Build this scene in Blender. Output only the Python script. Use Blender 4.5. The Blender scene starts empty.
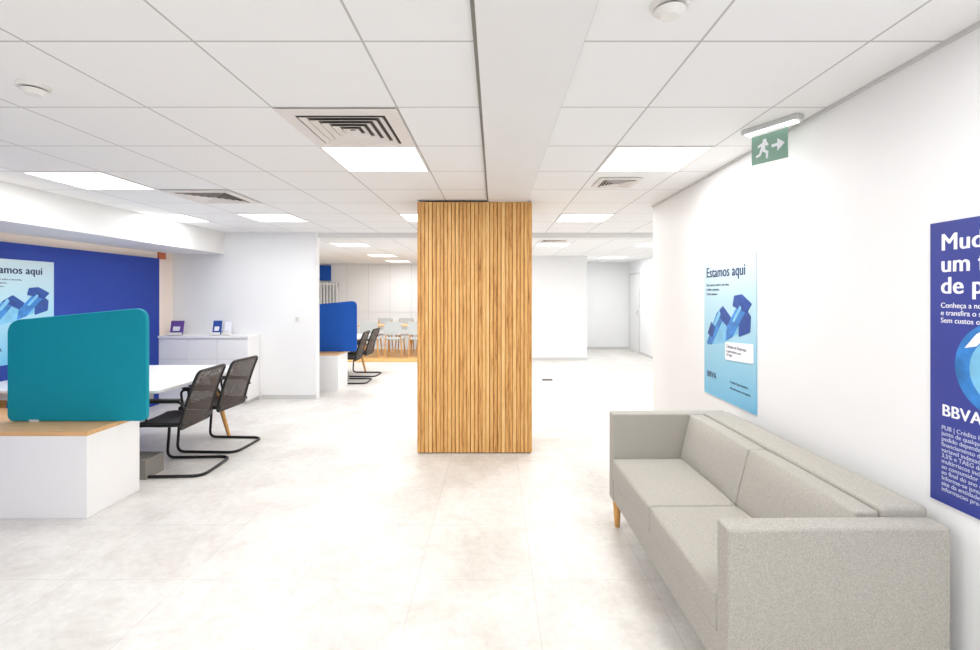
import bpy, bmesh, math, random
from mathutils import Vector, Matrix
random.seed(4)
S=bpy.context.scene
C=S.collection
S.view_settings.view_transform='Standard'
S.view_settings.look='None'
S.view_settings.exposure=-0.03

def lin(r,g,b):
    f=lambda c:(c/255/12.92) if c/255<=0.04045 else ((c/255+0.055)/1.055)**2.4
    return (f(r),f(g),f(b),1)

# ---------------- materials ----------------
def base_mat(name):
    m=bpy.data.materials.new(name); m.use_nodes=True
    nt=m.node_tree; return m,nt,nt.nodes['Principled BSDF']
def mat(name,rgb,rough=0.5,metal=0,var=0.04,scale=30,bump=0.0,bscale=200,emis=0,spec=0.5,stretch=None):
    m,nt,p=base_mat(name); c=lin(*rgb); N=nt.nodes; L=nt.links
    tc=N.new('ShaderNodeTexCoord')
    src=tc.outputs['Object']
    if stretch:
        mp=N.new('ShaderNodeMapping'); mp.inputs['Scale'].default_value=stretch
        L.new(src,mp.inputs[0]); src=mp.outputs[0]
    n=N.new('ShaderNodeTexNoise'); n.inputs['Scale'].default_value=scale; n.inputs['Detail'].default_value=4
    L.new(src,n.inputs['Vector'])
    r=N.new('ShaderNodeValToRGB')
    r.color_ramp.elements[0].position=.3; r.color_ramp.elements[1].position=.7
    r.color_ramp.elements[0].color=(c[0]*(1-var),c[1]*(1-var),c[2]*(1-var),1)
    r.color_ramp.elements[1].color=(min(1,c[0]*(1+var)),min(1,c[1]*(1+var)),min(1,c[2]*(1+var)),1)
    L.new(n.outputs['Fac'],r.inputs[0]); L.new(r.outputs[0],p.inputs['Base Color'])
    p.inputs['Roughness'].default_value=rough; p.inputs['Metallic'].default_value=metal
    p.inputs['Specular IOR Level'].default_value=spec
    if bump:
        n2=N.new('ShaderNodeTexNoise'); n2.inputs['Scale'].default_value=bscale
        L.new(tc.outputs['Object'],n2.inputs['Vector'])
        b=N.new('ShaderNodeBump'); b.inputs['Strength'].default_value=bump; b.inputs['Distance'].default_value=.01
        L.new(n2.outputs['Fac'],b.inputs['Height']); L.new(b.outputs[0],p.inputs['Normal'])
    if emis:
        p.inputs['Emission Color'].default_value=c; p.inputs['Emission Strength'].default_value=emis
    return m

M_wall=mat('wall_paint',(240,241,242),.55,var=.01,scale=2)
M_wallsh=mat('soffit_paint',(236,236,236),.6,var=.01,scale=2)
M_warm=mat('warm_wall_paint',(248,232,220),.6,var=.02,scale=2)
M_blue=mat('blue_wall_panel',(36,64,158),.5,var=.05,scale=1.5,spec=.3)
M_teal=mat('teal_screen_fabric',(0,144,164),.7,var=.05,scale=300,bump=.15,bscale=400,spec=.3)
M_blue2=mat('blue_screen_fabric',(24,86,180),.7,var=.05,scale=300,spec=.3)
M_white=mat('white_laminate',(244,244,245),.3,var=.01,scale=2)
M_trim=mat('grey_trim',(208,208,207),.5,var=.02)
M_gap=mat('ceiling_joint',(140,136,130),.8,var=.05)  # grey for the painted gap shade; the pedestal foot shares it
M_sofa=mat('sofa_fabric',(184,180,172),.92,var=.19,scale=230,bump=.5,bscale=320,spec=.15)
M_legw=mat('leg_wood',(214,160,90),.45,var=.15,scale=14,stretch=(6,6,.6))
M_topw=mat('desk_wood',(220,174,122),.4,var=.12,scale=8,stretch=(.7,8,8))
M_chair=mat('chair_black',(48,43,42),.55,var=.1,scale=60)
M_tube=mat('chair_tube',(28,27,28),.35,metal=.3,var=.05)
M_plast=mat('white_plastic',(238,236,232),.4,var=.01)
M_vdark=mat('vent_dark',(96,88,84),.8,var=.1)
M_vent=mat('vent_metal',(230,224,220),.5,var=.02)
M_green=mat('exit_green',(136,172,154),.3,var=.03)
M_house=mat('exit_housing',(206,208,206),.4,var=.02)
M_navy=mat('navy_poster',(52,64,148),.35,var=.12,scale=2.2)
M_ink=mat('navy_ink',(14,34,90),.4,var=.02)
M_wink=mat('white_ink',(245,247,252),.4,var=.01)
M_wink2=mat('pale_ink',(200,206,232),.4,var=.01)
M_b1=mat('ink_blue_light',(120,188,224),.35,var=.15,scale=12)
M_b2=mat('ink_blue_mid',(48,126,200),.3,var=.3,scale=16)
M_b3=mat('ink_blue_deep',(20,70,150),.3,var=.3,scale=16)
M_purple=mat('purple_card',(112,80,160),.5)
M_bcard=mat('blue_card',(40,80,160),.5)
M_orange=mat('orange_card',(205,110,70),.5)
M_grey=mat('far_chair_grey',(196,202,204),.6)
M_slatw=mat('pale_slat',(232,234,236),.6)
M_platf=mat('platform_wood',(230,182,110),.4,var=.12,scale=5,stretch=(.5,6,1))
M_frame=mat('window_frame',(215,215,215),.4)
M_ptrim=mat('pale_trim',(222,223,224),.5,var=.02)

# light blue poster gradient (printed artwork)
m,nt,p=base_mat('light_blue_poster'); M_lposter=m
tc=nt.nodes.new('ShaderNodeTexCoord'); sx=nt.nodes.new('ShaderNodeSeparateXYZ'); r=nt.nodes.new('ShaderNodeValToRGB')
nt.links.new(tc.outputs['Object'],sx.inputs[0]); nt.links.new(sx.outputs['Y'],r.inputs[0])
r.color_ramp.elements[0].color=lin(104,184,222); r.color_ramp.elements[1].color=lin(202,222,230)
e=r.color_ramp.elements.new(.5); e.color=lin(166,212,230)
nt.links.new(r.outputs[0],p.inputs['Base Color']); p.inputs['Roughness'].default_value=.35

# ceiling: suspended tile grid
m,nt,p=base_mat('ceiling_tiles'); M_ceil=m; N=nt.nodes; L=nt.links
tc=N.new('ShaderNodeTexCoord'); sx=N.new('ShaderNodeSeparateXYZ'); L.new(tc.outputs['Object'],sx.inputs[0])
def math_(op,a,b=None):
    n=N.new('ShaderNodeMath'); n.operation=op
    for i,v in enumerate((a,b)):
        if v is None: continue
        if isinstance(v,(int,float)): n.inputs[i].default_value=v
        else: L.new(v,n.inputs[i])
    return n.outputs[0]
def gridline(o,off,w,period=.6):
    t=math_('DIVIDE',math_('SUBTRACT',o,off),period)
    f=math_('FRACT',t)
    d=math_('ABSOLUTE',math_('SUBTRACT',f,.5))
    return math_('GREATER_THAN',d,.5-w/period)
g=math_('MAXIMUM',gridline(sx.outputs['X'],.13,.0045),gridline(sx.outputs['Y'],.51,.0045))
mx=N.new('ShaderNodeMix'); mx.data_type='RGBA'
L.new(g,mx.inputs['Factor']); 
ns=N.new('ShaderNodeTexNoise'); ns.inputs['Scale'].default_value=120
L.new(tc.outputs['Object'],ns.inputs['Vector'])
rr=N.new('ShaderNodeValToRGB'); rr.color_ramp.elements[0].color=lin(240,240,240); rr.color_ramp.elements[1].color=lin(247,247,247)
L.new(ns.outputs['Fac'],rr.inputs[0]); L.new(rr.outputs[0],mx.inputs['A']); mx.inputs['B'].default_value=lin(192,190,188)
L.new(mx.outputs['Result'],p.inputs['Base Color']); p.inputs['Roughness'].default_value=.8
bp=N.new('ShaderNodeBump'); bp.invert=True; bp.inputs['Strength'].default_value=.3; bp.inputs['Distance'].default_value=.003
L.new(g,bp.inputs['Height']); L.new(bp.outputs[0],p.inputs['Normal'])

# floor
m,nt,p=base_mat('floor_vinyl'); M_floor=m; N=nt.nodes; L=nt.links
tc=N.new('ShaderNodeTexCoord'); sx=N.new('ShaderNodeSeparateXYZ'); L.new(tc.outputs['Object'],sx.inputs[0])
# per-tile offset so every tile has its own stone pattern
tx=math_('FLOOR',math_('DIVIDE',math_('SUBTRACT',sx.outputs['X'],.2),.61)); ty=math_('FLOOR',math_('DIVIDE',math_('SUBTRACT',sx.outputs['Y'],.1),.61))
cm=N.new('ShaderNodeCombineXYZ'); L.new(tx,cm.inputs[0]); L.new(ty,cm.inputs[1])
wt=N.new('ShaderNodeTexWhiteNoise'); wt.noise_dimensions='3D'; L.new(cm.outputs[0],wt.inputs['Vector'])
n1=N.new('ShaderNodeTexNoise'); n1.inputs['Scale'].default_value=2.0; n1.inputs['Detail'].default_value=10; n1.inputs['Roughness'].default_value=.74; n1.inputs['Distortion'].default_value=.4
L.new(tc.outputs['Object'],n1.inputs['Vector'])
fa=math_('ADD',n1.outputs['Fac'],math_('MULTIPLY',math_('SUBTRACT',wt.outputs['Value'],.5),.05))
r1=N.new('ShaderNodeValToRGB'); r1.color_ramp.elements[0].position=.36; r1.color_ramp.elements[1].position=.58
r1.color_ramp.elements[0].color=lin(213,209,203); r1.color_ramp.elements[1].color=lin(230,228,224)
L.new(fa,r1.inputs[0])
n3=N.new('ShaderNodeTexNoise'); n3.inputs['Scale'].default_value=18; n3.inputs['Detail'].default_value=7; n3.inputs['Roughness'].default_value=.78
L.new(tc.outputs['Object'],n3.inputs['Vector'])
r3=N.new('ShaderNodeValToRGB'); r3.color_ramp.elements[0].position=.35; r3.color_ramp.elements[1].position=.6
r3.color_ramp.elements[0].color=(.89,.88,.87,1); r3.color_ramp.elements[1].color=(1,1,1,1)
L.new(n3.outputs['Fac'],r3.inputs[0])
mm=N.new('ShaderNodeMix'); mm.data_type='RGBA'; mm.blend_type='MULTIPLY'; mm.inputs['Factor'].default_value=1
L.new(r1.outputs[0],mm.inputs['A']); L.new(r3.outputs[0],mm.inputs['B'])
g=math_('MAXIMUM',gridline(sx.outputs['X'],.2,.0022,.61),gridline(sx.outputs['Y'],.1,.0022,.61))
g=math_('MULTIPLY',g,.45)
mx=N.new('ShaderNodeMix'); mx.data_type='RGBA'; L.new(g,mx.inputs['Factor']); L.new(mm.outputs['Result'],mx.inputs['A']); mx.inputs['B'].default_value=lin(180,176,170)
L.new(mx.outputs['Result'],p.inputs['Base Color']); p.inputs['Roughness'].default_value=.36; p.inputs['Specular IOR Level'].default_value=.4

# slatted wood
NS=30
PITCH=1.085/NS
m,nt,p=base_mat('slat_wood'); M_slat=m; N=nt.nodes; L=nt.links
tc=N.new('ShaderNodeTexCoord'); sx=N.new('ShaderNodeSeparateXYZ'); L.new(tc.outputs['Object'],sx.inputs[0])
cell=math_('FLOOR',math_('DIVIDE',math_('ADD',math_('ADD',sx.outputs['X'],sx.outputs['Y']),.5425+PITCH*40),PITCH))
wn=N.new('ShaderNodeTexWhiteNoise'); wn.noise_dimensions='1D'; L.new(cell,wn.inputs['W'])
cmb=N.new('ShaderNodeCombineXYZ')
L.new(math_('MULTIPLY',math_('ADD',sx.outputs['X'],sx.outputs['Y']),70),cmb.inputs[0]); L.new(math_('MULTIPLY',cell,7.31),cmb.inputs[1]); L.new(math_('MULTIPLY',sx.outputs['Z'],4.2),cmb.inputs[2])
nn=N.new('ShaderNodeTexNoise'); nn.inputs['Scale'].default_value=1; nn.inputs['Detail'].default_value=6; nn.inputs['Roughness'].default_value=.7
L.new(cmb.outputs[0],nn.inputs['Vector'])
fac=math_('ADD',math_('MULTIPLY',nn.outputs['Fac'],.85),math_('MULTIPLY',wn.outputs['Value'],.22))
rw=N.new('ShaderNodeValToRGB'); cr=rw.color_ramp
cr.elements[0].position=.3; cr.elements[0].color=lin(150,92,40)
cr.elements[1].position=.8; cr.elements[1].color=lin(246,208,148)
e=cr.elements.new(.42); e.color=lin(208,152,84)
e=cr.elements.new(.58); e.color=lin(230,180,110)
L.new(fac,rw.inputs[0]); L.new(rw.outputs[0],p.inputs['Base Color']); p.inputs['Roughness'].default_value=.5
M_slatgap=mat('slat_gap_wood',(150,96,44),.7,var=.1)

# chair mesh fabric: fine open weave
m,nt,p=base_mat('chair_mesh'); M_mesh=m
p.inputs['Base Color'].default_value=lin(70,60,55); p.inputs['Roughness'].default_value=.7
tr=nt.nodes.new('ShaderNodeBsdfTransparent'); ms=nt.nodes.new('ShaderNodeMixShader')
ck=nt.nodes.new('ShaderNodeTexNoise'); ck.inputs['Scale'].default_value=260
tc=nt.nodes.new('ShaderNodeTexCoord'); nt.links.new(tc.outputs['Object'],ck.inputs['Vector'])
gt=nt.nodes.new('ShaderNodeMath'); gt.operation='GREATER_THAN'; gt.inputs[1].default_value=.62
nt.links.new(ck.outputs['Fac'],gt.inputs[0]); nt.links.new(gt.outputs[0],ms.inputs[0])
nt.links.new(p.outputs[0],ms.inputs[1]); nt.links.new(tr.outputs[0],ms.inputs[2])
nt.links.new(ms.outputs[0],nt.nodes['Material Output'].inputs[0])
# glass
m,nt,p=base_mat('window_glass'); M_glass=m
tr=nt.nodes.new('ShaderNodeBsdfTransparent'); gl=nt.nodes.new('ShaderNodeBsdfGlossy'); gl.inputs['Roughness'].default_value=.05
ms=nt.nodes.new('ShaderNodeMixShader'); ms.inputs[0].default_value=.08
nt.links.new(tr.outputs[0],ms.inputs[1]); nt.links.new(gl.outputs[0],ms.inputs[2]); nt.links.new(ms.outputs[0],nt.nodes['Material Output'].inputs[0])
# lamp
m,nt,p=base_mat('lamp_panel'); M_lamp=m
p.inputs['Base Color'].default_value=(1,1,1,1); p.inputs['Emission Color'].default_value=(1,1,1,1); p.inputs['Emission Strength'].default_value=2.5

# ---------------- geometry helpers ----------------
def link(o,parent=None):
    C.objects.link(o)
    if parent: o.parent=parent
    return o
def empty(name,loc=(0,0,0),mw=None):
    e=bpy.data.objects.new(name,None); e.empty_display_size=.1
    if mw is not None: e.matrix_world=mw
    else: e.location=loc
    return link(e)
def from_bm(name,bm,m,parent=None,smooth=False):
    me=bpy.data.meshes.new(name); bmesh.ops.recalc_face_normals(bm,faces=bm.faces); bm.to_mesh(me); bm.free()
    me.materials.append(m)
    o=bpy.data.objects.new(name,me)
    if smooth:
        for f in me.polygons: f.use_smooth=True
    return link(o,parent)
def bevel(o,w,seg=3):
    b=o.modifiers.new('bev','BEVEL'); b.width=w; b.segments=seg; b.limit_method='ANGLE'; b.angle_limit=math.radians(35)
    for f in o.data.polygons: f.use_smooth=True
    wn=o.modifiers.new('wn','WEIGHTED_NORMAL')
def bm_box(bm,x0,x1,y0,y1,z0,z1):
    v=[bm.verts.new((x,y,z)) for x in (x0,x1) for y in (y0,y1) for z in (z0,z1)]
    for f in ((0,1,3,2),(4,6,7,5),(0,4,5,1),(2,3,7,6),(0,2,6,4),(1,5,7,3)): bm.faces.new([v[i] for i in f])
def box(name,x0,x1,y0,y1,z0,z1,m,parent=None,bv=0,seg=3):
    bm=bmesh.new(); bm_box(bm,x0,x1,y0,y1,z0,z1)
    o=from_bm(name,bm,m,parent)
    if bv: bevel(o,bv,seg)
    return o
def boxes(name,lst,m,parent=None):
    bm=bmesh.new()
    for b in lst: bm_box(bm,*b)
    return from_bm(name,bm,m,parent)
def fillet(pts,r,n=6,closed=False):
    P=[Vector(p) for p in pts]; out=[]; k=len(P)
    rs=r if isinstance(r,(list,tuple)) else [r]*k
    for i in range(k):
        if not closed and i in (0,k-1): out.append(P[i]); continue
        a,b,c=P[i-1],P[i],P[(i+1)%k]
        da=(a-b); dc=(c-b); rr=min(rs[i],da.length*.49,dc.length*.49)
        s=b+da.normalized()*rr; e=b+dc.normalized()*rr
        for j in range(n+1):
            t=j/n; out.append(s*(1-t)**2+b*2*t*(1-t)+e*t*t)
    return out
def tube(name,pts,rad,m,parent=None,closed=False):
    cu=bpy.data.curves.new(name,'CURVE'); cu.dimensions='3D'; cu.bevel_depth=rad; cu.bevel_resolution=3; cu.use_fill_caps=True
    sp=cu.splines.new('POLY'); sp.points.add(len(pts)-1)
    for i,q in enumerate(pts): sp.points[i].co=(q[0],q[1],q[2],1)
    sp.use_cyclic_u=closed
    cu.materials.append(m); o=bpy.data.objects.new(name,cu); return link(o,parent)
def prism(name,pts,d0,d1,m,parent=None,plane='XY'):
    """pts 2-D polygon; extruded along the remaining axis from d0 to d1"""
    bm=bmesh.new()
    def mk(p,d):
        if plane=='XY': return (p[0],p[1],d)
        if plane=='XZ': return (p[0],d,p[1])
        return (d,p[0],p[1])
    a=[bm.verts.new(mk(q,d0)) for q in pts]; b=[bm.verts.new(mk(q,d1)) for q in pts]
    bm.faces.new(a); bm.faces.new(b[::-1]); k=len(pts)
    for i in range(k): bm.faces.new((a[i],a[(i+1)%k],b[(i+1)%k],b[i]))
    return from_bm(name,bm,m,parent)
def cone(name,x,y,z0,z1,r0,r1,m,parent=None,tilt=(0,0),seg=16):
    bm=bmesh.new(); lo=[];hi=[]
    for i in range(seg):
        a=2*math.pi*i/seg
        lo.append(bm.verts.new((x+tilt[0]+r0*math.cos(a),y+tilt[1]+r0*math.sin(a),z0)))
        hi.append(bm.verts.new((x+r1*math.cos(a),y+r1*math.sin(a),z1)))
    bm.faces.new(lo[::-1]); bm.faces.new(hi)
    for i in range(seg): bm.faces.new((lo[i],lo[(i+1)%seg],hi[(i+1)%seg],hi[i]))
    return from_bm(name,bm,m,parent)
def text(name,body,size,u,v,m,parent,n=.0068,bold=0,align='LEFT',sx=1,sl=.92):
    """printed lettering; 'bold' thickens the strokes with small shifted copies of the same print"""
    out=None
    shifts=[(0,0)] if not bold else [(0,0),(bold,0),(2*bold,0),(bold,bold*.5)]
    for k,(du,dv) in enumerate(shifts):
        cu=bpy.data.curves.new(name,'FONT'); cu.body=body; cu.size=size; cu.extrude=.0004; cu.align_x=align
        cu.space_line=sl; cu.space_character=1.0+(.04 if bold else 0)
        cu.materials.append(m); o=bpy.data.objects.new(name+('_print_%d'%k if bold else ''),cu)
        o.location=(u+du,v+dv,n+k*.00005); o.scale=(sx,1,1); link(o,parent); out=o
    return out

# ---------------- room shell ----------------
H=2.40
box('floor',-7,5,-3,14.6,-.1,0,M_floor)
box('ceiling',-7,5,-3,14.6,H,H+.1,M_ceil)
box('wall_right',1.6,1.85,-2.6,4.88,0,H,M_wall)
box('wall_left',-4.85,-4.65,-2.6,6.95,0,H,M_warm)
box('wall_partition_left',-4.85,-2.575,6.95,7.07,0,H,M_wall)
box('wall_back',-6.8,-.3,14,14.2,0,H,M_wall)
boxes('trim_4',[(-4.3+.62*i,-4.288+.62*i,13.99,14,.0,H) for i in range(7)]+[(-4.4,-.3,13.99,14,1.0,1.012)],M_ptrim)
box('wall_back_middle',-.3,2.12,11.1,14.2,0,H,M_wall)
box('wall_back_right',2.12,3.7,13.4,13.6,0,H,M_wall)
box('wall_right_far',3.7,3.9,4.6,13.6,0,H,M_wall)
box('wall_right_return',1.85,3.9,4.4,4.6,0,H,M_wall)
box('wall_left_far',-7,-6.8,7.0,14.2,0,H,M_wall)
box('wall_left_return',-7,-4.85,6.8,7.0,0,H,M_wall)
# unseen street-front wall; shop windows added to let world light fill the room
boxes('wall_front_unseen',[(-4.85,1.85,-2.8,-2.6,0,.3),(-4.85,1.85,-2.8,-2.6,2.3,H),(-4.85,-4.5,-2.8,-2.6,.3,2.3),(1.5,1.85,-2.8,-2.6,.3,2.3),(-1.6,-1.4,-2.8,-2.6,.3,2.3)],M_wall)
def window(name,x0,x1,y,z0,z1,n):
    e=empty(name,((x0+x1)/2,y,0)); w=(x1-x0)/2
    t=.03; L_=[(-w,w,-.03,.03,z0,z0+t*1.6),(-w,w,-.03,.03,z1-t*1.6,z1)]
    for i in range(n+1):
        x=-w+2*w*i/n; x=min(max(x,-w+t/2),w-t/2); L_.append((x-t/2,x+t/2,-.03,.03,z0,z1))
    boxes('frame',L_,M_frame,e)
    box('glass',-w+.01,w-.01,-.004,.004,z0+.01,z1-.01,M_glass,e)
window('fill_window_1',-4.5,-1.6,-2.7,.3,2.3,3)
window('fill_window_2',-1.4,1.5,-2.7,.3,2.3,3)

box('ceiling_bulkhead_left',-4.65,-3.9,-2.6,6.95,2.09,H,M_wallsh)
box('ceiling_beam_back',-2.575,3.7,7.0,7.25,2.33,H,M_wallsh)
box('ceiling_strip_centre',-.062,.31,-2.6,7.0,H-.018,H,M_wallsh)
box('gap_shade_strip',-.076,-.062,-2.6,4.55,H-.010,H,M_gap)  # dark grey strip painted in as the shade of the gap here
box('edge_shade_line',.31,.316,-2.6,7.0,H-.005,H,M_trim)  # thin grey strip painted in as the shadow line along this edge
box('trim_3',1.588,1.6,-2.6,4.88,H-.015,H,M_trim)
box('baseboard_right',1.588,1.6,-2.6,4.88,0,.07,M_trim)
box('baseboard_left',-3.36,-2.575,6.938,6.95,0,.06,M_trim)
box('baseboard_middle',-.3,2.12,11.088,11.1,0,.06,M_trim)
box('baseboard_back',2.12,3.7,13.388,13.4,0,.06,M_trim)
box('baseboard_right_far',3.688,3.7,4.6,12.3,0,.06,M_trim)
box('blue_wall_panel',-4.65,-4.61,.5,6.62,0,2.0,M_blue)
box('wall_sign_red',-4.65,-4.63,6.64,6.78,2.0,2.09,M_orange)

# door far right
d=empty('door_1',(3.7,12.75,0))
boxes('frame',[(-.02,0,-.45,-.41,0,2.08),(-.02,0,.41,.45,0,2.08),(-.02,0,-.41,.41,2.04,2.08)],M_trim,d)
box('leaf',-.012,0,-.41,.41,.005,2.04,M_wallsh,d)
box('handle',-.06,-.012,-.36,-.34,1.0,1.12,M_trim,d)
b=empty('floor_socket_box',(.92,8.5,0)); box('lid',-.12,.12,-.12,.12,0,.006,M_trim,b); box('frame',-.09,.09,-.09,.09,.006,.009,M_vdark,b)

# ---------------- slatted wood column ----------------
col=empty('wood_slat_column',(-.1935,4.56,0)); W=.5425
box('core',-W+.012,W-.012,.012,.6,0,2.38,M_slatgap,col)
lst=[]
for i in range(NS):
    x=-W+PITCH*i; dep=random.choice([.0,.0,.003,.005]); w=random.choice([.80,.85,.88])*PITCH
    lst.append((x+.002,x+.002+w,dep-.002,.012,0.01,2.38))
boxes('slats_front',lst,M_slat,col)
lst=[]
for s in (-1,1):
    for i in range(16):
        y=.02+PITCH*i
        a,b2=(s*(W-.012),s*(W+.002))
        lst.append((min(a,b2),max(a,b2),y,y+PITCH*.82,0.01,2.38))
boxes('slats_side',lst,M_slat,col)
box('plinth',-W+.02,W-.02,.004,.012,0,.01,M_vdark,col)

# ---------------- ceiling lamps ----------------
def panel(x,y,w=.6,l=.6,power=14):
    e=empty('ceiling_light_panel',(x+w/2,y+l/2,H))
    boxes('frame',[(-w/2+.004,w/2-.004,-l/2+.004,-l/2+.018,-.006,0),(-w/2+.004,w/2-.004,l/2-.018,l/2-.004,-.006,0),
                   (-w/2+.004,-w/2+.018,-l/2+.018,l/2-.018,-.006,0),(w/2-.018,w/2-.004,-l/2+.018,l/2-.018,-.006,0)],M_plast,e)
    box('diffuser',-w/2+.018,w/2-.018,-l/2+.018,l/2-.018,-.003,0,M_lamp,e)
    la=bpy.data.lights.new('lamp','AREA'); la.shape='RECTANGLE'; la.size=w-.05; la.size_y=l-.05; la.energy=power; la.color=(1,.997,.99)
    o=bpy.data.objects.new('lamp',la); o.location=(0,0,-.008); link(o,e)
PW=15.5
for x,y in [(-1.07,2.91),(-3.47,3.51),(-2.87,5.31),(.73,2.91),(.73,5.31),(-1.07,5.31),
            (-1.07,.51),(-3.47,.51),(.73,.51),(-1.07,-1.89),(-3.47,-1.89),(.73,-1.89),  # unseen panels over and behind the camera, added as fill light
            (-2.87,8.31),(-1.07,8.31),(.73,8.31),(2.53,8.31),(-2.87,10.71),(-1.07,10.11),(2.53,11.31),(-4.67,9.51),(-2.87,12.51),(2.53,5.91)]:  # far panels: extra ones added and power raised to brighten the back wall
    panel(x,y,power=PW*(1.45 if y>8 else 1))
panel(-3.87,5.31,.4,.6,PW*.5)

# ---------------- ceiling vents ----------------
def vent(x,y,s=.6):
    e=empty('ceiling_air_vent',(x,y,H)); h=s/2
    box('backing',-h+.03,h-.03,-h+.03,h-.03,-.004,0,M_vdark,e)
    bm=bmesh.new()
    def ring(a,b,za,zb):
        A=[bm.verts.new((sx_*a,sy_*a,za)) for sx_,sy_ in ((-1,-1),(1,-1),(1,1),(-1,1))]
        B=[bm.verts.new((sx_*b,sy_*b,zb)) for sx_,sy_ in ((-1,-1),(1,-1),(1,1),(-1,1))]
        A2=[bm.verts.new(v.co+Vector((0,0,.003))) for v in A]; B2=[bm.verts.new(v.co+Vector((0,0,.003))) for v in B]
        for i in range(4):
            j=(i+1)%4
            bm.faces.new((A[i],A[j],B[j],B[i])); bm.faces.new((A2[i],B2[i],B2[j],A2[j]))
            bm.faces.new((A[i],A2[i],A2[j],A[j])); bm.faces.new((B[i],B[j],B2[j],B2[i]))
    m_=.09*s/.6
    ring(h-.004,h-m_*.85,-.008,-.012)
    k=5; step=(h-m_)/k
    for i in range(k):
        a=h-m_-i*step
        ring(a,max(a-step*.66,.004),-.018,-.007)
    from_bm('louvres',bm,M_vent,e)
vent(-.77,2.61); vent(-2.57,4.41)
vent(.97,3.85,.34); vent(.97,8.0,.5)

# smoke detectors
def smoke(x,y):
    e=empty('smoke_detector',(x,y,H))
    cone('base',0,0,-.016,0,.056,.060,M_plast,e,seg=32)
    cone('gap',0,0,-.022,-.016,.042,.042,M_vdark,e,seg=32)
    cone('cap',0,0,-.042,-.022,.028,.048,M_plast,e,seg=32)
smoke(-1.98,2.07); smoke(.54,1.49)

# exit sign
e=empty('exit_sign',(1.44,2.53,H))
e.rotation_euler=(0,0,math.radians(-61))
box('housing',-.14,.16,-.03,.03,-.028,0,M_house,e,bv=.005)
box('diffuser',-.12,.14,-.025,.025,-.034,-.028,M_lamp,e)
box('hanger',-.085,.085,-.006,.006,-.05,-.034,M_house,e)
box('plate',-.095,.095,-.004,.004,-.20,-.045,M_green,e)
prism('arrow',[(.015,-.130),(.045,-.130),(.045,-.155),(.083,-.122),(.045,-.089),(.045,-.114),(.015,-.114)],-.0055,-.004,M_wink,e,'XZ')
prism('runner',[(-.03,-.075),(-.015,-.075),(-.012,-.09),(.0,-.11),(-.012,-.115),(-.02,-.107),(-.02,-.13),(-.002,-.145),(-.006,-.18),(-.016,-.18),(-.016,-.152),(-.035,-.137),(-.045,-.16),(-.07,-.165),(-.07,-.155),(-.052,-.148),(-.04,-.11),(-.06,-.115),(-.06,-.105),(-.035,-.093)],-.0055,-.004,M_wink,e,'XZ')

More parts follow.
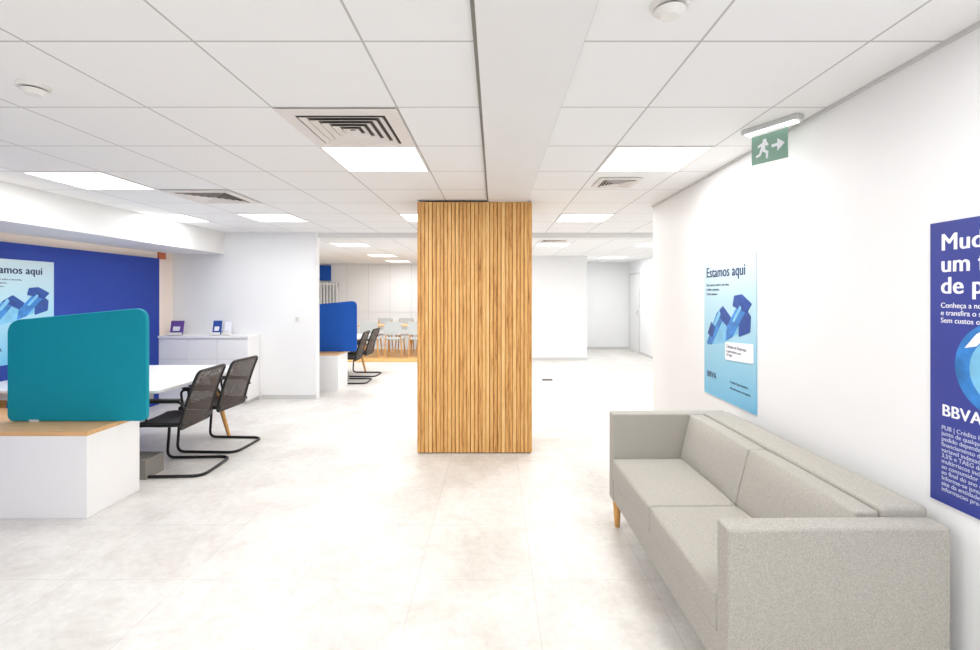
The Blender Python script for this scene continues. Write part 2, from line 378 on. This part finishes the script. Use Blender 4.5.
# ---------------- posters ----------------
PW_,PH_=.73,1.0
def poster(mw,kind):
    bm=bmesh.new(); bm_box(bm,0,PW_,0,PH_,0,.006)
    o=from_bm('wall_poster',bm,M_navy if kind=='navy' else M_lposter); o.matrix_world=mw
    P=o
    if kind=='light':
        text('headline','Estamos aqui',.104,.035,.865,M_ink,P,bold=.0028,sx=.99)
        for i,(t) in enumerate(['Fale connosco sobre a sua conta,','credito e poupanca.','Conte connosco.']):
            text('small_text_%d'%i,t,.026,.04,.80-.033*i,M_ink,P)
        def sh(nm,pts,mm,n): prism(nm,fillet([(a,b,0) for a,b in pts],.012,4,True),.006,n,mm,P)
        sh('art_shadow',[(.05,.36),(.30,.40),(.62,.52),(.66,.62),(.50,.60),(.30,.55),(.10,.47)],M_b1,.0066)
        sh('art_a',[(.04,.37),(.13,.37),(.30,.56),(.27,.64),(.20,.60)],M_b2,.0072)
        sh('art_b',[(.20,.60),(.30,.55),(.40,.50),(.42,.58),(.30,.66)],M_b3,.0078)
        sh('art_c',[(.34,.42),(.43,.45),(.60,.62),(.58,.70),(.50,.66),(.36,.52)],M_b2,.0084)
        sh('art_d',[(.44,.66),(.62,.62),(.68,.68),(.56,.74),(.46,.73)],M_b3,.0090)
        sh('art_e',[(.52,.46),(.66,.50),(.67,.60),(.62,.64),(.52,.56)],M_b3,.0082)
        sh('art_f',[(.06,.45),(.14,.42),(.18,.50),(.12,.54)],M_b3,.0076)
        sh('art_g',[(.16,.52),(.19,.51),(.27,.60),(.25,.63)],M_b1,.0088)
        sh('art_h',[(.44,.56),(.46,.55),(.56,.65),(.54,.67)],M_b1,.0098)
        sh('label',[(.34,.29),(.70,.31),(.70,.43),(.34,.41)],M_wink,.0104)
        text('label_text_1','Clientes de Empresas',.030,.36,.375,M_ink,P,n=.0109)
        text('label_text_2','e particulares num\nsó lugar',.026,.36,.345,M_ink,P,n=.0109)
        text('logo','BBVA',.060,.05,.13,M_ink,P,bold=.0014)
        text('slogan','Criando Oportunidades',.024,.40,.14,M_ink,P)
        text('legal','Mais informacoes na sua agencia.',.02,.40,.1,M_ink,P)
    else:
        text('headline','Mude para\num futuro\nde partilha',.084,.04,.898,M_wink,P,bold=.0022,sl=.91)
        text('small_text','Conheça a nossa oferta\ne transfira o seu crédito.\nSem custos ou penalizações.',.026,.042,.695,M_wink,P,sl=1.02)
        def circ(cx,cy,r,k=48): return [(cx+r*math.cos(2*math.pi*i/k),cy+r*math.sin(2*math.pi*i/k)) for i in range(k)]
        prism('art_disc',circ(.25,.50,.155),.006,.0068,M_b2,P)
        prism('art_inner',circ(.262,.495,.115),.0068,.0074,M_b1,P)
        prism('art_core',circ(.28,.485,.085),.0074,.008,M_b2,P)
        prism('art_glint',[(.13,.56),(.17,.61),(.22,.64),(.21,.61),(.17,.57)],.0068,.0078,M_wink,P)
        text('logo','BBVA',.058,.045,.312,M_wink,P,bold=.0014)
        leg='PUB | Crédito Habitacao: as condicoes podem ser\njunto de qualquer agencia. A aprovacao final do\npedido depende da analise de risco. Exemplo de\nfinanciamento de 150.000 EUR a 30 anos com taxa\nvariavel indexada a Euribor a 12 meses, TAN de\n3,5% e TAEG de 4,2%, seguro de vida e seguro\nmultirriscos incluidos. Montante total imputado\nao consumidor de 242.300 EUR. Oferta valida ate\nao final do ano e sujeita a alteracao sem aviso.\nInforme-se junto do seu gestor de conta ou no\nsite da entidade. Nao dispensa a consulta da\ninformacao pre-contratual legalmente exigida.'
        text('legal',leg,.0215,.045,.262,M_wink2,P,sl=.92)
    return o
R=Matrix(((0,0,-1,0),(-1,0,0,0),(0,1,0,0),(0,0,0,1)))
Lm=Matrix(((0,0,1,0),(1,0,0,0),(0,1,0,0),(0,0,0,1)))
poster(Matrix.Translation((1.6,3.67,.765))@R,'light')
poster(Matrix.Translation((1.6,1.765,.76))@R,'navy')
poster(Matrix.Translation((-4.61,4.30,.84))@Lm,'light')

# ---------------- sofa ----------------
sf=empty('sofa',(1.145,2.41,0)); sf.rotation_euler=(0,0,math.radians(1.0))
xf,xb,yn,yf=-.376,.385,-.79,.79
def cushion(name,x0,x1,y0,y1,z0,z1,m,parent,top=.02,front=.0,slant=0,bv=.022,sagn=10):
    bm=bmesh.new(); bm_box(bm,x0,x1,y0,y1,z0,z1)
    bmesh.ops.subdivide_edges(bm,edges=bm.edges[:],cuts=sagn,use_grid_fill=True)
    for v in bm.verts:
        u=(v.co.x-x0)/(x1-x0)*2-1; w=(v.co.y-y0)/(y1-y0)*2-1; t=(v.co.z-z0)/(z1-z0)*2-1
        nx,nz=v.co.x,v.co.z
        if t>.99: nz+=top*(1-u**4)*(1-w**4)
        if u<-.99: nx-=front*(1-w**4)*(1-t**4)
        nx+=slant*(t+1)/2*(1-(u+1)/2)
        v.co.x,v.co.z=nx,nz
    o=from_bm(name,bm,m,parent); bevel(o,bv,3); return o
box('base',xf+.008,xb-.01,yn+.05,yf-.05,.17,.305,M_sofa,sf,bv=.01)
box('arm_near',xf,xb,yn,yn+.09,.17,.715,M_sofa,sf,bv=.012)
box('arm_far',xf,xb,yf-.09,yf,.17,.735,M_sofa,sf,bv=.012)
box('back',xb-.17,xb,yn+.085,yf-.085,.17,.745,M_sofa,sf,bv=.016)
mid=0.0
for i,(a,b2) in enumerate(((yn+.092,mid-.003),(mid+.003,yf-.092))):
    cushion('seat_cushion_%d'%(i+1),xf+.0,.22,a,b2,.307,.448,M_sofa,sf,top=.012,front=.006)
    cushion('back_cushion_%d'%(i+1),.055,.212,a,b2,.452,.728,M_sofa,sf,top=.008,front=.02,slant=.07)
for i,(x,y) in enumerate(((xf+.04,yn+.07),(xf+.035,yf-.07),(xb-.06,yn+.07),(xb-.06,yf-.07))):
    cone('leg_%d'%(i+1),x,y,0,.17,.016,.028,M_legw,sf)

# ---------------- desks ----------------
def rounded_screen(name,x0,x1,zl,zr,z0,y,m,parent):
    pts=fillet([(x0,z0,0),(x1,z0,0),(x1,zr,0),(x0,zl,0)],[.05,.05,.10,.10],8,True)
    o=prism(name,[(q[0],q[1]) for q in pts],y-.018,y+.018,m,parent,'XZ'); bevel(o,.006,2); return o
def desk(ox,oy,scr):
    """origin: right-front floor corner of the cabinet"""
    c=empty('desk_side_cabinet',(ox,oy,0))
    box('body',-1.7,0,0,.48,0,.555,M_white,c,bv=.003)
    box('wood_top',-1.7,.004,-.004,.484,.555,.585,M_topw,c,bv=.003)
    box('rear_top',-1.7,-.75,.486,.665,0,.585,M_topw,c,bv=.003)
    rounded_screen('screen',-.79,.215,1.315,1.41,.588,.27,scr,c)
    box('screen_bracket_1',-.62,-.56,.24,.30,.585,.60,M_trim,c)
    e=empty('desk',(ox,oy,0))
    box('table_top',-1.7,.0,.68,2.1,.70,.725,M_white,e,bv=.004)
    for i,(x,y,tx,ty) in enumerate(((-.22,1.78,.15,.08),(-1.5,1.85,-.06,.05),(-1.55,.98,-.06,-.03))):
        cone('leg_%d'%(i+1),x,y,0,.70,.017,.032,M_legw,e,tilt=(tx,ty))
    box('table_apron',-1.6,-.14,.80,.83,.62,.70,M_white,e)
    box('pedestal_post',-.32,-.24,.72,.80,.16,.70,M_white,e)
    box('pedestal_foot',-.62,-.10,.68,.90,.0,.16,M_gap,e,bv=.004)
    return e
desk(-2.735,3.23,M_teal)
desk(-2.45,7.53,M_blue2)

# wall cabinet + brochures
e=empty('storage_cabinet',(-3.99,6.72,0))
box('body',-.66,.60,-.11,.225,.05,.91,M_white,e,bv=.002)
box('top',-.665,.61,-.13,.228,.91,.94,M_white,e,bv=.003)
box('plinth',-.64,.58,-.09,.2,0,.05,M_trim,e)
boxes('door_gaps',[(-.23,-.226,-.1125,-.11,.07,.90),(.18,.184,-.1125,-.11,.07,.90),(-.65,.59,-.1125,-.11,.62,.624)],M_trim,e)
def brochure(x,y,m,w=.16,h=.19):
    e=empty('brochure_holder',(x,y,.94))
    box('base',-w/2,w/2,-.04,.05,0,.006,M_plast,e)
    prism('card',[(-.01,.006),(.0,.006),(.035,h),(.025,h)],-w/2+.005,w/2-.005,m,e,'YZ')
    prism('card_label',[(-.012,.06),(-.0105,.06),(.008,.12),(.0065,.12)],-w/4,w/4,M_wink,e,'YZ')
    box('lip',-w/2,w/2,-.04,-.035,0,.04,M_plast,e)
brochure(-4.44,6.72,M_purple,.19,.20); brochure(-3.89,6.74,M_bcard,.13,.20); brochure(-3.75,6.76,M_wink,.10,.18)
e=empty('wall_switch',(-2.85,6.95,1.15)); box('plate',-.04,.04,-.008,0,-.04,.04,M_plast,e,bv=.002); box('rocker',-.02,.02,-.012,-.008,-.03,.03,M_trim,e)

# ---------------- mesh cantilever chairs ----------------
def mesh_chair(x,y,rot):
    e=empty('cantilever_office_chair',(x,y,0)); e.rotation_euler=(0,0,rot)
    w=.24; r=.0125
    path=[(-w,-.12,.43),(-w,.25,.43),(-w,.28,r),(-w,-.29,r),(w,-.29,r),(w,.28,r),(w,.25,.43),(w,-.12,.43)]
    tube('sled_frame',fillet(path,[0,.07,.07,.10,.10,.07,.07,0]),r,M_tube,e)
    prof=[(-.10,.39),(-.112,.46),(-.142,.57),(-.178,.68),(-.215,.78),(-.25,.865)]
    hw=w-.02
    pl=[(-hw,a,b) for a,b in prof]; pr=[(hw,a,b) for a,b in prof]
    loop=pl+pr[::-1]
    rs=[.03]+[.01]*4+[.06]+[.06]+[.01]*4+[.03]
    tube('back_frame',fillet(loop,rs,5,True),.013,M_tube,e,closed=True)
    bm=bmesh.new(); nx=8; rows=[]
    for a,b in prof:
        row=[]
        for i in range(nx+1):
            t=i/nx*2-1; row.append(bm.verts.new((t*hw,a-.03*(1-t*t),b)))
        rows.append(row)
    for j in range(len(rows)-1):
        for i in range(nx): bm.faces.new((rows[j][i],rows[j][i+1],rows[j+1][i+1],rows[j+1][i]))
    from_bm('back_mesh',bm,M_mesh,e,True)
    bm=bmesh.new(); sp=[(-.13,.455),(-.05,.448),(.08,.447),(.19,.452),(.26,.445),(.29,.425)]
    T=[];B=[]
    for a,b in sp:
        T.append([bm.verts.new((i/6*2*.225-.225,a,b-.012*(1-(i/3-1)**2))) for i in range(7)])
        B.append([bm.verts.new((i/6*2*.225-.225,a-.005,b-.04)) for i in range(7)])
    for j in range(len(sp)-1):
        for i in range(6):
            bm.faces.new((T[j][i],T[j][i+1],T[j+1][i+1],T[j+1][i])); bm.faces.new((B[j][i],B[j+1][i],B[j+1][i+1],B[j][i+1]))
        for i in (0,6): bm.faces.new((T[j][i],T[j+1][i],B[j+1][i],B[j][i]))
    for j in (0,len(sp)-1):
        for i in range(6): bm.faces.new((T[j][i],B[j][i],B[j][i+1],T[j][i+1]))
    o=from_bm('seat',bm,M_chair,e); bevel(o,.012,3)
    for s,nm in ((-1,'left'),(1,'right')):
        xx=s*(w+.012)
        tube('arm_support_'+nm,fillet([(xx,-.15,.57),(xx,-.12,.625),(xx,.17,.625),(xx,.14,.43)],.05),.010,M_tube,e)
        box('arm_pad_'+nm,xx-.022,xx+.022,-.12,.15,.633,.650,M_chair,e,bv=.007)
mesh_chair(-2.71,4.19,math.radians(90+3)); mesh_chair(-2.73,4.81,math.radians(90-3))
mesh_chair(-2.47,8.35,math.radians(92)); mesh_chair(-2.47,9.05,math.radians(88))

# ---------------- far meeting area ----------------
box('wood_floor_platform',-4.3,-.9,10.8,13.2,0,.02,M_platf)
def wood_chair(x,y,rot):
    e=empty('dining_chair',(x,y,.02)); e.rotation_euler=(0,0,rot)
    box('seat',-.22,.22,-.2,.22,.43,.46,M_grey,e,bv=.012)
    prism('back',[(q[0],q[1]) for q in fillet([(-.21,.55,0),(.21,.55,0),(.2,.86,0),(-.2,.86,0)],.05,5,True)],-.235,-.212,M_grey,e,'XZ')
    for i,(a,b2) in enumerate(((-.18,-.17),(.18,-.17),(-.18,.18),(.18,.18))):
        cone('leg_%d'%(i+1),a,b2,0,.43,.012,.018,M_legw,e,tilt=(.03*(1 if a>0 else -1),.03*(1 if b2>0 else -1)))
    for s in (-1,1): box('back_post_%d'%(s+2),s*.17-.012,s*.17+.012,-.212,-.19,.45,.8,M_legw,e)
for i in range(4):
    wood_chair(-2.95+.56*i,11.5,0)
    wood_chair(-2.95+.56*i,12.75,math.pi)
e=empty('meeting_table',(-2.1,12.12,.02))
box('top',-1.25,1.25,-.38,.38,.71,.74,M_topw,e,bv=.006)
for i,(a,b2) in enumerate(((-1.1,-.3),(1.1,-.3),(-1.1,.3),(1.1,.3))): cone('leg_%d'%(i+1),a,b2,0,.71,.018,.028,M_legw,e)
box('wall_sign_blue',-6.2,-4.76,13.94,14,1.92,2.36,M_blue2)
# white column radiator standing against the far wall
rad=empty('column_radiator',(-5.3,13.9,0))
boxes('columns',[(-.9+.09*i,-.9+.09*i+.05,-.04,.04,.12,1.88) for i in range(19)],M_slatw,rad)
boxes('headers',[(-.9,.77,-.03,.03,.16,.22),(-.9,.77,-.03,.03,1.78,1.84)],M_slatw,rad)
boxes('feet',[(-.85,-.80,-.04,.04,0,.12),(.68,.73,-.04,.04,0,.12)],M_slatw,rad)
box('wall_rail',-.9,.77,.04,.1,1.5,1.54,M_slatw,rad)

# ---------------- world, camera ----------------
w=bpy.data.worlds.new('World'); S.world=w; w.use_nodes=True
bg=w.node_tree.nodes['Background']; bg.inputs[0].default_value=(.95,.97,1,1); bg.inputs[1].default_value=1.1
cam=bpy.data.cameras.new('camera'); co=bpy.data.objects.new('camera',cam); C.objects.link(co)
cam.sensor_fit='HORIZONTAL'; cam.sensor_width=36; cam.lens=482/980*36
cam.shift_x=-5/980; cam.shift_y=-30/980; cam.clip_start=.05
co.location=(0,0,1.5); co.rotation_euler=(math.radians(90),0,0)
S.camera=co
